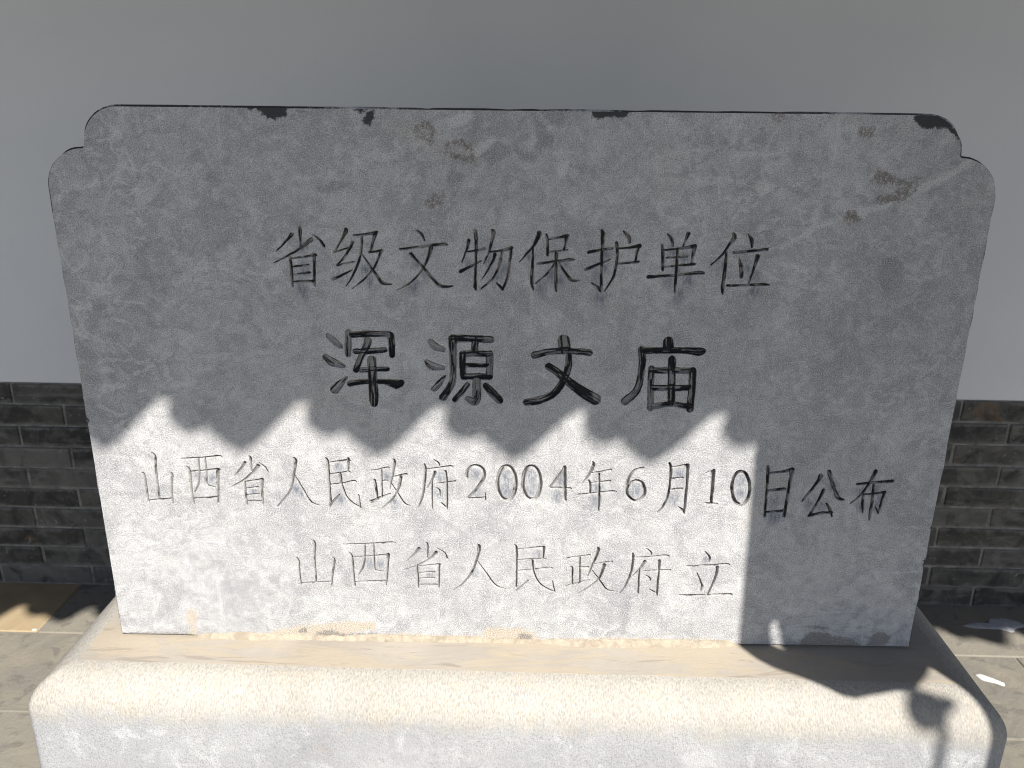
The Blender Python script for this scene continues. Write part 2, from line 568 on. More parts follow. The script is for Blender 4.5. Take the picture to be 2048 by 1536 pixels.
# column with an added unseen board that shapes the shade
colm = thing('timber_column', 'round dark red timber column carrying the eave to the right of the stele', 'column', (1.212, -.8, 0))
def lathe(name, prof, seg, mat, smooth=True):
    v = []
    for r, z in prof:
        for i in range(seg):
            a = 2 * math.pi * i / seg
            v.append((r * math.cos(a), r * math.sin(a), z))
    f = []
    for j in range(len(prof) - 1):
        for i in range(seg):
            k = (i + 1) % seg
            f.append((j * seg + i, j * seg + k, (j + 1) * seg + k, (j + 1) * seg + i))
    f.append(list(range(seg))[::-1])
    f.append(list(range((len(prof) - 1) * seg, len(prof) * seg)))
    me = mesh_np(name, np.array(v), f, [mat])
    for p in me.polygons:
        p.use_smooth = smooth and len(p.vertices) == 4
    return me
link('shaft', lathe('shaft', [(.112, .12), (.110, 1.2), (.106, 2.64)], 32, M_WOOD), colm)
link('plinth', lathe('plinth', [(.15, 0), (.165, .03), (.165, .08), (.13, .125)], 32, M_PFRONT), colm)
# added board: outline fitted to its cast shadow, in x,z on the plane y = -0.8
pts = [(.806, 2.45), (.808, 1.832), (.817, 1.472), (.819, 1.437), (.829, 1.413), (.853, 1.392), (.873, 1.368), (.888, 1.349), (.906, 1.344),
       (.930, 1.351), (.977, 1.363), (1.01, 1.368), (1.061, 1.403), (1.097, 1.433), (1.125, 1.45), (1.125, 2.45)]
hole = [(.8745 + a, 1.494 + b) for a, b in ((-.012, .027), (.001, .029), (.013, -.010), (.015, -.031), (.003, -.031), (-.008, -.004))]  # slot shaped to let a fleck of sun through
cd = bpy.data.curves.new('shadow_board_outline', 'CURVE')
cd.dimensions = '2D'
cd.fill_mode = 'BOTH'
cd.extrude = .003
for loop in (pts, hole):
    s = cd.splines.new('POLY')
    s.points.add(len(loop) - 1)
    for q, (a, b) in zip(s.points, loop):
        q.co = (a, b, 0, 1)
    s.use_cyclic_u = True
tmp = bpy.data.objects.new('tmp_outline', cd)
COL.objects.link(tmp)
bpy.context.view_layer.update()
bme = bpy.data.meshes.new_from_object(tmp.evaluated_get(bpy.context.evaluated_depsgraph_get()))
bpy.data.objects.remove(tmp)
bpy.data.curves.remove(cd)
bme.name = 'shadow_board'
bme.materials.clear()
bme.materials.append(M_WOOD)
bo = link('shadow_board', bme, colm, (-1.212, 0, 0))
bo.rotation_euler = (R(90), 0, 0)

# slim unseen post, added to cast a knobbed shadow on the pedestal
PX, PY = 1.0150 + SUN_T * .9, -1.7
PDZ = SUN_M * .9
post = thing('shadow_post', 'unseen dark iron post added for its shadow, with a small round lantern standing before the eave', 'post', (PX, PY, 0))
link('stem', lathe('stem', [(.009, .02), (.008, 1.31 + PDZ)], 12, M_IRON), post)
link('base', lathe('base', [(.12, 0), (.12, .015), (.02, .035), (.010, .05)], 24, M_IRON), post)
kp = [(.001, 1.288)] + [(.031 * math.sin(a), 1.321 - .033 * math.cos(a)) for a in np.linspace(.25, math.pi - .25, 9)] + [(.010, 1.356), (.007, 1.385), (.001, 1.40)]
kp = [(r_, z_ + PDZ) for r_, z_ in kp]
link('knob', lathe('knob', kp, 20, M_IRON), post, (-.012, 0, 0))
fp = [(.001, -.013)] + [(.013 * math.sin(a), -.013 * math.cos(a)) for a in np.linspace(.3, math.pi - .3, 6)] + [(.001, .013)]
link('side_knob', lathe('side_knob', fp, 14, M_IRON), post, (.026, 0, 1.335 + PDZ))  # side bump added to make the knob's shadow irregular

# ================================================================ pedestal
ped = thing('stone_pedestal', 'broad pale stone pedestal with rounded top edges under the carved stele', 'pedestal', (-.0204, 0, 0), -.001)
PA, PY0, PY1, PR = 1.51365 / 2, -.07795 - .05943, .317, .05943
def rrect(inset, rc, z, seg=6):
    x1, y0, y1 = PA - inset, PY0 + inset, PY1 - inset
    out = []
    for cx_, cy_, a0 in ((x1 - rc, y1 - rc, 0), (-x1 + rc, y1 - rc, 90), (-x1 + rc, y0 + rc, 180), (x1 - rc, y0 + rc, 270)):
        for i in range(seg + 1):
            a = R(a0 + 90 * i / seg)
            out.append((cx_ + rc * math.cos(a), cy_ + rc * math.sin(a), z))
    return out
def subdiv(ring, step=.03):
    out = []
    for i in range(len(ring)):
        a, b = Vector(ring[i]), Vector(ring[(i + 1) % len(ring)])
        m = max(1, int(round((b - a).length / step)))
        for q in range(m):
            out.append(tuple(a.lerp(b, q / m)))
    return out
levels = [(0, .014, 0.0), (0, .014, .15), (0, .014, .30), (0, .014, .43), (0, .014, .50), (0, .014, ZP - PR)]
for a in np.linspace(0, 90, 11)[1:]:
    levels.append((PR * (1 - math.cos(R(a))), max(.004, .014 - .010 * a / 90), ZP - PR + PR * math.sin(R(a))))
base_ring = rrect(0, .014, 0)
counts = []
for i in range(len(base_ring)):
    a, b = Vector(base_ring[i]), Vector(base_ring[(i + 1) % len(base_ring)])
    counts.append(max(1, int(round((b - a).length / .025))))
pv, pf, pm = [], [], []
for li, (ins, rc, z) in enumerate(levels):
    ring = rrect(ins, rc, z)
    for i in range(len(ring)):
        a, b = Vector(ring[i]), Vector(ring[(i + 1) % len(ring)])
        for q in range(counts[i]):
            p_ = a.lerp(b, q / counts[i])
            if 0 < li:
                w1 = .0022 * (float(vnoise(np.array(p_.x * 9 + p_.y * 7), np.array(p_.z * 14), 5)) - .5)
                w2 = .0014 * (float(vnoise(np.array(p_.x * 40 + p_.y * 31), np.array(p_.z * 60), 6)) - .5)
                nrm = Vector((0, -1, 0)) if abs(p_.y - PY0) < .1 and abs(p_.x) < PA - .03 else Vector((1 if p_.x > 0 else -1, 0, 0))
                p_ = p_ + nrm * (w1 + w2) + Vector((0, 0, (w1 - w2) * .8 if li > 5 else 0))
            pv.append(tuple(p_))
N = sum(counts)
for j in range(len(levels) - 1):
    for i in range(N):
        k = (i + 1) % N
        pf.append((j * N + i, j * N + k, (j + 1) * N + k, (j + 1) * N + i))
        pm.append(1)
pf.append([(len(levels) - 1) * N + i for i in range(N)])
pm.append(0)
pf.append(list(range(N))[::-1])
pm.append(1)
pme = mesh_np('block', np.array(pv), pf, [M_PTOP, M_PFRONT], pm)
for p in pme.polygons:
    p.use_smooth = p.material_index != 0 and len(p.vertices) == 4
link('block', pme, ped)
bedm = box_mesh('mortar_bed', -.645, .645, .014, .165, ZP - .0015, ZP + .0048, M_BEAD)
bo = link('mortar_bed', bedm, ped, (0, 0, 0))
bo.rotation_euler = (0, 0, SYAW)
# mortar bead along the foot of the stele
bx = np.linspace(-.655, .655, 330)
hh = .0050 + .010 * np.clip(vnoise(bx * 9, bx * 0, 3) - .42, 0, 1) + .004 * vnoise(bx * 60, bx * 0, 4)
pp = .003 + .016 * np.clip(vnoise(bx * 7 + 5, bx * 0, 8) - .35, 0, 1) + .003 * vnoise(bx * 90, bx * 0, 9)
act = np.clip((bx + .545) / .02, 0, 1) * np.clip((.385 - bx) / .03, 0, 1)
hh, pp = hh * act - .0012 * (1 - act), pp * act
bv = []
for i in range(len(bx)):
    y = bx[i] * math.sin(SYAW)
    bv += [(bx[i], y + .004, ZP + hh[i]), (bx[i], y - .0012, ZP + hh[i] * .9), (bx[i], y - pp[i] * .5 - .001, ZP + hh[i] * .4 + .0002), (bx[i], y - pp[i] - .0012, ZP - .001)]
bf = []
for i in range(len(bx) - 1):
    for q in range(3):
        bf.append((i * 4 + q, i * 4 + q + 1, i * 4 + 5 + q, i * 4 + 4 + q))
bead = link('mortar_bead', mesh_np('mortar_bead', np.array(bv), bf, [M_BEAD]), ped)
bead['label'] = 'sandy mortar line along the foot of the stele'

# ================================================================ stele
stele = thing('stone_stele', 'grey limestone stele with scalloped shoulders and carved Chinese characters standing on the pedestal', 'stele', (SX, 0, ZP - .002), SYAW)
HW, ZS, RO, RI, ZN = .659, .732, .058, .055, .790      # half width, arc starts, radii, notch height
CIX = HW - RO - RI
DZ = .002
CH_ = .0028
# glyph strokes in tenths of a millimetre: x z width
GLYPHS = """1:-3100 6838 25 -3095 6788 47 -3102 6645 33 -3103 6555 25/-3220 6725 54 -3275 6661 36 -3455 6488 18/-2931 6737 14 -2842 6675 29 -2772 6581 40 -2762 6556 11/-2951 6656 61 -3008 6611 47 -3161 6501 29 -3350 6398 25 -3506 6318 15/-3264 6409 29 -3259 6281 40 -3260 6023 37 -3254 5977 15/-3265 6390 22 -3077 6411 29 -2911 6440 47 -2884 6435 18/-2915 6435 44 -2925 6285 36 -2941 6046 40 -2932 5990 18/-3247 6272 26 -3104 6287 29 -3012 6299 33/-3244 6162 22 -3112 6173 26 -3001 6189 33/-3249 6051 22 -3101 6058 29 -2945 6064 37
1:-2455 6818 25 -2443 6787 54 -2518 6653 32 -2622 6493 25/-2627 6489 36 -2526 6517 25 -2370 6568 25/-2361 6628 43 -2408 6528 33 -2511 6391 29 -2602 6298 26/-2593 6299 33 -2482 6327 25 -2354 6351 22/-2669 6095 44 -2546 6152 37 -2378 6234 15/-2340 6726 25 -2190 6742 32 -2031 6769 50 -2000 6775 22/-2031 6757 50 -2069 6640 36 -2102 6505 29/-2126 6492 33 -2038 6500 25 -1951 6516 47/-1957 6506 43 -2027 6351 33 -2105 6222 29 -2239 6083 26 -2392 5964 15/-2224 6701 32 -2248 6476 36 -2311 6293 33 -2382 6145 29 -2481 6005 15/-2225 6449 18 -2137 6313 29 -2052 6186 37 -1957 6049 48 -1820 6032 15
1:-1443 6808 18 -1372 6747 39 -1338 6667 25/-1690 6540 29 -1440 6572 32 -1079 6616 43 -1007 6603 14/-1245 6564 54 -1280 6452 43 -1357 6287 33 -1488 6120 29 -1619 6016 26 -1750 5946 15/-1533 6470 54 -1480 6413 36 -1357 6269 36 -1233 6123 40 -1116 6014 51 -946 6016 18
1:-709 6675 47 -737 6549 29 -811 6363 18/-737 6513 25 -611 6532 29 -488 6561 40/-628 6818 36 -610 6774 54 -607 6496 36 -622 6131 36 -622 6020 51 -609 5955 15/-830 6229 47 -684 6304 33 -530 6388 18/-377 6825 32 -359 6777 54 -413 6553 32 -494 6352 18/-422 6513 25 -268 6536 29 -125 6565 47 -89 6584 22/-107 6574 50 -123 6412 36 -166 6137 40 -225 5979 37/-225 5979 26 -266 6025 40 -317 6076 18/-340 6481 47 -376 6372 33 -521 6123 15/-241 6528 32 -267 6355 40 -357 6153 33 -531 5988 22
1:271 6807 36 287 6771 62 202 6606 37 94 6476 29 13 6379 15/199 6588 26 198 6311 41 193 6086 48 218 5969 15/385 6772 26 405 6682 37 410 6480 33/423 6709 26 547 6727 29 664 6757 51 701 6767 18/670 6748 51 659 6648 33 639 6556 33/424 6526 26 552 6541 26 689 6557 22/271 6353 33 501 6389 33 721 6419 44 798 6420 15/531 6509 48 539 6222 41 539 6015 48 553 5955 15/520 6371 29 431 6239 30 240 6064 15/566 6380 26 633 6279 33 749 6131 48 873 6123 19
1:993 6528 44 1156 6563 33 1329 6587 29/1158 6839 25 1182 6791 58 1180 6508 40 1185 6230 37 1189 6024 45 1182 5967 22/1182 5967 26 1143 6023 45 1051 6088 19/962 6280 44 1092 6341 37 1312 6436 18/1468 6831 22 1539 6759 51 1562 6674 36/1380 6666 44 1397 6511 37 1388 6326 37 1350 6157 33 1235 5964 15/1411 6588 26 1557 6601 29 1710 6628 55/1693 6606 40 1669 6496 33 1660 6394 33/1404 6372 26 1550 6383 33 1706 6400 33
1:2091 6797 22 2150 6730 40 2179 6630 29/2381 6805 54 2355 6724 36 2319 6623 22/2020 6647 29 2041 6519 44 2055 6316 44 2069 6279 15/2052 6570 26 2288 6599 29 2486 6634 55/2486 6625 58 2465 6487 37 2460 6380 37/2096 6464 26 2242 6475 29 2391 6490 33/2069 6331 26 2269 6356 29 2503 6377 37/1857 6186 48 2169 6209 33 2590 6257 48 2647 6234 15/2248 6591 37 2249 6337 40 2250 6113 41 2252 5962 22
1:3015 6822 25 3030 6759 62 2959 6640 36 2863 6492 33 2737 6371 22/2937 6585 29 2941 6345 44 2931 6046 52 2940 5952 19/3219 6810 18 3278 6726 51 3292 6629 29/3044 6550 36 3240 6570 36 3510 6601 40/3122 6468 18 3166 6348 55 3183 6218 48 3182 6196 15/3384 6499 62 3354 6351 37 3296 6107 26/2994 6075 33 3289 6085 33 3509 6101 41 3598 6093 18
2:-2788 5251 72 -2700 5163 87 -2617 5096 72/-2845 4920 87 -2747 4846 117 -2590 4787 58/-2541 4620 23 -2634 4526 88 -2735 4424 133/-2490 5307 86 -2500 5121 93 -2508 4970 81/-2449 5270 86 -2175 5289 86 -1887 5286 86/-1867 5264 101 -1858 5100 87 -1856 4964 78/-2404 5017 72 -2187 5023 81 -1961 5046 72/-2208 5184 101 -2226 5109 95 -2321 4928 81 -2404 4729 82/-2389 4729 73 -2199 4739 76 -1936 4751 67/-2164 4884 122 -2159 4671 123 -2157 4362 124 -2157 4206 112/-2503 4512 88 -2296 4546 73 -2003 4550 73 -1813 4515 132 -1739 4539 88
2:-1286 5190 72 -1216 5109 101 -1101 5065 72/-1351 4881 58 -1265 4806 116 -1106 4778 58/-1079 4648 35 -1169 4532 88 -1243 4453 88/-955 5232 115 -682 5235 95 -395 5224 95/-955 5232 109 -958 4992 98 -953 4765 87 -978 4535 97 -1114 4315 103/-625 5191 95 -632 5057 87/-784 5002 95 -611 5012 87 -409 5000 87/-813 4994 93 -812 4813 87 -802 4660 87/-409 5000 101 -411 4818 93 -423 4650 96/-786 4825 61 -452 4830 61/-802 4645 88 -612 4655 82 -408 4651 87/-605 4617 111 -606 4416 117 -628 4260 124 -746 4298 74/-744 4523 73 -833 4397 82 -937 4279 74/-466 4511 88 -349 4374 117 -260 4281 103
2:679 5224 158 689 5105 158/253 4994 101 468 5050 86 770 5069 86 1059 5043 92/758 4986 86 756 4820 93 697 4621 96 557 4403 97 340 4290 112 149 4256 103/466 4823 101 592 4741 102 786 4576 117 995 4425 146 1176 4318 161
2:2210 5231 129 2216 5149 143/1847 5084 86 2120 5092 86 2478 5098 89 2666 5081 115 2736 5097 72/1824 5106 92 1851 4911 95 1831 4637 90 1784 4452 102 1631 4294 117/2284 4963 101 2307 4583 105 2322 4273 97/1994 4807 95 1997 4578 87 2019 4190 88/2603 4786 101 2614 4556 96 2607 4184 103/1996 4785 87 2603 4786 87/2043 4510 87 2567 4517 87/2018 4206 88 2323 4258 73 2605 4215 88
3:-5646 3333 16 -5604 3274 40 -5617 3016 32 -5624 2533 28/-5850 2986 16 -5813 2936 36 -5806 2485 32/-5399 3008 16 -5376 2954 36 -5412 2691 32 -5425 2469 28/-5802 2512 24 -5628 2533 28 -5414 2554 28
3:-5202 3244 24 -4804 3270 28 -4604 3294 36 -4557 3274 12/-5123 3106 16 -5092 3035 36 -5097 2696 32 -5087 2464 24/-5093 3028 20 -4828 3050 28 -4647 3070 44 -4618 3062 16/-4648 3064 44 -4681 2703 36 -4697 2493 24/-5071 2564 20 -4879 2576 28 -4707 2593 32/-4927 3264 28 -4944 3027 32 -4971 2830 32 -5053 2675 16/-4830 3248 28 -4830 3028 28 -4841 2832 28 -4807 2785 28 -4722 2769 20
3:-4140 3302 16 -4115 3255 36 -4124 3044 24/-4213 3194 44 -4289 3080 32 -4395 2966 16/-3992 3193 16 -3909 3119 32 -3872 3040 28/-4010 3139 55 -4116 3018 32 -4268 2885 28 -4441 2784 16/-4244 2860 24 -4248 2666 32 -4247 2467 24/-4239 2868 20 -4088 2888 24 -3971 2908 48/-3972 2895 40 -3987 2671 32 -3995 2471 24/-4224 2750 20 -4140 2761 24 -4038 2775 28/-4231 2640 20 -4150 2646 24 -4039 2659 28/-4237 2527 20 -4120 2536 24 -4009 2533 24
3:-3451 3287 20 -3422 3234 51 -3457 3029 32 -3543 2722 28 -3766 2442 16/-3453 2997 16 -3359 2791 28 -3236 2540 36 -3100 2475 16
3:-2949 3291 20 -2924 3214 43 -2918 2886 32 -2919 2534 36 -2940 2456 28/-2914 3210 20 -2755 3234 28 -2612 3258 35 -2557 3248 12/-2599 3279 43 -2614 3064 28/-2916 3016 24 -2767 3036 28 -2617 3058 32 -2572 3048 12/-2940 2467 36 -2853 2568 36 -2768 2665 20/-2897 2838 24 -2697 2863 28 -2526 2903 36 -2487 2878 12/-2738 3008 44 -2722 2845 32 -2669 2649 32 -2575 2529 32 -2443 2442 24/-2468 2670 20 -2449 2442 24
3:-2258 3087 20 -2129 3111 24 -1990 3143 32 -1974 3129 12/-2090 3094 24 -2099 2636 28/-2088 2910 24 -2008 2922 32/-2206 2924 36 -2184 2745 36 -2174 2602 32/-2276 2549 48 -2129 2625 36 -1966 2700 16/-1905 3286 20 -1884 3237 43 -1914 3054 32 -1974 2770 16/-1916 2985 20 -1816 3012 28 -1707 3036 32/-1798 2980 48 -1834 2794 32 -1929 2617 28 -2106 2441 16/-1940 2869 16 -1866 2728 28 -1752 2531 36 -1663 2495 16
3:-1273 3290 16 -1209 3238 35 -1190 3184 20/-1398 3123 24 -1201 3152 28 -1013 3181 35 -980 3168 12/-1420 3208 24 -1408 3127 39 -1423 2910 32 -1465 2647 28 -1538 2468 16/-1261 3076 43 -1303 2956 32 -1390 2806 16/-1309 2934 24 -1313 2671 28 -1314 2439 20/-1235 2881 20 -1086 2903 28 -947 2922 32/-1099 3093 39 -1081 2981 32 -1079 2697 32 -1079 2443 24/-1083 2454 20 -1132 2509 36 -1181 2559 12/-1237 2809 16 -1198 2761 36 -1193 2673 20
3:-764 2991 40 -758 3094 39 -708 3171 39 -629 3200 43 -531 3158 47 -492 3056 47 -521 2947 44 -631 2781 40 -761 2636 32/-761 2632 28 -611 2639 32 -482 2652 32/-476 2734 16 -476 2615 24
3:-147 3199 51 -104 3186 51 -64 3145 51 -32 3082 51 -11 3002 51 -3 2912 51 -9 2822 52 -28 2739 52 -59 2674 52 -98 2631 52 -143 2616 52 -187 2630 52 -227 2671 52 -259 2736 52 -280 2817 52 -288 2907 51 -281 2997 51 -261 3078 51 -230 3143 51 -191 3184 51 -147 3199 51
3:240 3203 51 282 3190 51 321 3151 51 353 3089 51 374 3010 51 383 2923 51 378 2834 52 360 2754 52 331 2690 52 292 2648 52 250 2634 52 206 2647 52 167 2687 52 135 2750 52 114 2830 52 106 2918 51 112 3006 51 130 3085 51 160 3148 51 197 3189 51 240 3203 51
3:756 3201 27 634 3009 35 529 2851 28/529 2838 28 698 2841 32 866 2835 24/750 3194 47 768 2794 48 780 2618 32
3:1184 3293 20 1196 3233 47 1125 3060 35 1022 2918 16/1162 3100 20 1318 3128 27 1470 3161 31/1128 2978 24 1154 2920 36 1166 2757 24/1159 2935 20 1326 2951 28 1463 2975 32/969 2727 28 1216 2757 28 1511 2795 32 1575 2785 12/1290 3095 24 1305 2759 32 1307 2583 32 1309 2439 16
3:1971 3205 30 1834 3156 39 1754 3036 43 1725 2869 48 1754 2726 48 1875 2631 44 1989 2718 43 2008 2838 43 1953 2956 43 1855 2979 39 1761 2918 39 1739 2846 30
3:2366 3286 30 2389 3212 43 2395 2976 30 2379 2736 30 2316 2554 31 2229 2443 17/2388 3216 21 2516 3237 30 2647 3258 47/2647 3258 47 2659 2909 35 2654 2548 35 2648 2426 22/2647 2438 17 2626 2487 39 2556 2546 13/2402 3028 22 2488 3034 30 2584 3045 30/2394 2837 22 2480 2848 30 2587 2860 30
3:2943 3126 30 3016 3147 47 3061 3180 39/3053 3171 47 3058 2915 47 3063 2615 35/2954 2613 17 3063 2615 26 3161 2605 22
3:3471 3170 43 3516 3157 43 3559 3118 43 3596 3056 43 3624 2977 43 3639 2889 43 3642 2800 43 3630 2720 43 3605 2656 43 3570 2614 43 3528 2599 43 3483 2612 43 3439 2653 43 3402 2716 43 3374 2796 43 3359 2884 43 3358 2973 43 3370 3052 43 3395 3115 43 3430 3156 43 3471 3170 43
3:3880 3259 30 3894 3165 47 3911 2810 35 3923 2399 35/3907 3149 26 4108 3174 34 4264 3214 56/4258 3207 60 4248 2887 39 4227 2416 44/3918 2846 26 4035 2864 39 4184 2881 43/3926 2472 26 4076 2494 35 4217 2506 39
3:4712 3108 64 4667 2989 43 4479 2675 22/4834 3185 56 4900 3017 43 5021 2756 56 5135 2710 17/4789 2872 47 4728 2679 35 4628 2435 39/4619 2423 39 4798 2475 39 4970 2490 30/4863 2638 26 4931 2538 43 4980 2417 22
3:5296 2981 34 5544 3015 34 5830 3041 43/5548 3204 55 5496 3050 39 5399 2835 34 5235 2645 17/5413 2811 26 5423 2667 39 5443 2498 26/5435 2807 22 5594 2826 30 5741 2852 39/5731 2845 39 5714 2672 35 5694 2490 26/5694 2490 26 5627 2603 17/5547 2968 34 5563 2742 39 5567 2500 39 5571 2366 26
4:-3273 1859 14 -3219 1799 36 -3237 1528 25 -3239 1080 26/-3559 1533 15 -3503 1482 33 -3500 1212 26 -3492 1023 26/-2958 1543 15 -2916 1493 33 -2957 1264 29 -2995 1011 22/-3531 1043 33 -3382 1067 22 -3003 1091 22
4:-2763 1782 22 -2428 1798 25 -1976 1831 32 -1914 1814 11/-2668 1641 15 -2630 1560 33 -2618 1270 26 -2609 1018 26/-2625 1560 18 -2348 1577 22 -2039 1607 40/-2042 1611 44 -2064 1322 29 -2097 1038 18/-2599 1099 18 -2369 1111 26 -2121 1122 29/-2411 1789 22 -2427 1522 25 -2468 1356 26 -2547 1219 15/-2272 1791 25 -2274 1525 25 -2271 1339 26 -2232 1314 26 -2127 1304 15
4:-1444 1846 14 -1404 1802 32 -1409 1561 22/-1546 1733 47 -1621 1629 29 -1752 1503 15/-1257 1744 14 -1132 1658 29 -1092 1556 25/-1268 1666 47 -1370 1551 29 -1572 1424 22 -1821 1322 15/-1582 1413 25 -1573 1205 29 -1569 995 22/-1576 1409 18 -1409 1425 22 -1217 1445 40/-1227 1441 36 -1231 1212 26 -1238 1002 22/-1558 1289 18 -1430 1296 22 -1302 1304 26/-1561 1179 18 -1432 1187 22 -1308 1194 26/-1560 1065 18 -1417 1072 22 -1270 1073 22
4:-604 1824 18 -575 1770 54 -608 1575 33 -700 1305 29 -848 1093 26 -1015 963 15/-612 1534 14 -482 1330 25 -317 1082 33 -143 1007 15
4:-10 1824 19 25 1756 38 29 1392 27 28 1043 27/29 1746 19 216 1766 23 460 1790 41/460 1785 41 455 1593 26/41 1547 23 257 1569 23 493 1581 26/19 977 19 113 1067 23 222 1178 19/62 1354 27 298 1380 23 563 1419 30 605 1398 11/280 1537 42 299 1375 27 359 1203 30 457 1073 31 651 967 23/616 1175 19 654 967 23
4:831 1607 19 1009 1629 23 1197 1658 30/1044 1615 23 1060 1161 23/1054 1428 23 1186 1439 30/899 1434 23 932 1409 26 938 1115 23/829 1076 23 1027 1145 27 1211 1207 15/1313 1800 19 1339 1759 45 1276 1544 30 1183 1283 15/1278 1497 19 1410 1521 23 1563 1545 30/1445 1483 49 1383 1265 30 1257 1110 27 1034 941 15/1249 1382 15 1366 1221 27 1489 1037 34 1624 1000 15
4:2100 1793 15 2178 1731 30 2187 1678 15/1903 1626 23 2174 1646 23 2436 1672 34 2471 1647 11/1889 1705 26 1900 1619 38 1880 1361 30 1808 1120 27 1721 965 15/2090 1559 45 2027 1439 30 1904 1285 15/2015 1417 23 2013 1190 27 2019 970 23/2078 1382 19 2285 1399 23 2510 1411 30/2326 1574 45 2328 1369 26 2323 1108 30 2325 932 23/2316 976 19 2253 1008 27 2189 1051 11/2124 1305 15 2190 1247 34 2199 1197 19
4:3038 1757 15 3122 1652 37 3116 1566 19/2769 1481 26 3087 1506 26 3405 1533 34 3454 1512 11/2945 1363 15 3031 1165 30 3045 1110 38 3032 1038 15/3259 1477 45 3254 1321 34 3149 958 23/2692 945 27 3096 955 27 3494 980 34 3544 955 11"""
SMUDGE = """-721 6313 73 -412 6408 81 -231 6265 91 -284 6154 64 -2195 6240 82 -2149 6056 82 -1464 6340 73 -1341 6177 64 -3071 6228 91 -3129 5932 110 -3066 6556 91 -1491 6009 92 150 6440 74 479 6184 102 650 6316 92 601 6129 83 1232 6509 73 1118 6173 83 1223 6305 74 2182 6539 82 2354 6449 101 2273 6300 92 2156 6130 92 2432 6153 111 2882 6382 64 3262 6350 73 3367 6221 74 3392 5977 111 344 5994 112 2320 5925 111 1187 5872 131 -4742 2921 80 -4882 2919 70 -4997 2961 60 -4124 2713 80 -3442 2746 90 -3368 2659 70 -2751 2603 100 -2760 3148 79 -1912 2551 90 -2015 2988 79 -1208 2717 90 -1164 2980 79 -630 3064 109 -611 2771 80 -146 3018 118 -144 2800 119 242 3046 118 247 2807 119 693 2988 89 642 2704 99 1272 2846 89 1261 2626 99 1864 2812 119 1864 2812 97 2471 2666 109 2546 3120 107 3486 3017 118 3510 2779 119 4057 2668 119 4065 2401 131 4912 2922 107 4993 2804 86 4601 2653 119 4780 2608 97 5370 2882 97 5675 2719 129 5560 2909 118 5390 2594 87 5650 2598 108 -2336 1441 73 -2173 1423 64 -1376 1251 64 -646 1306 73 369 1656 75 3059 1619 66"""
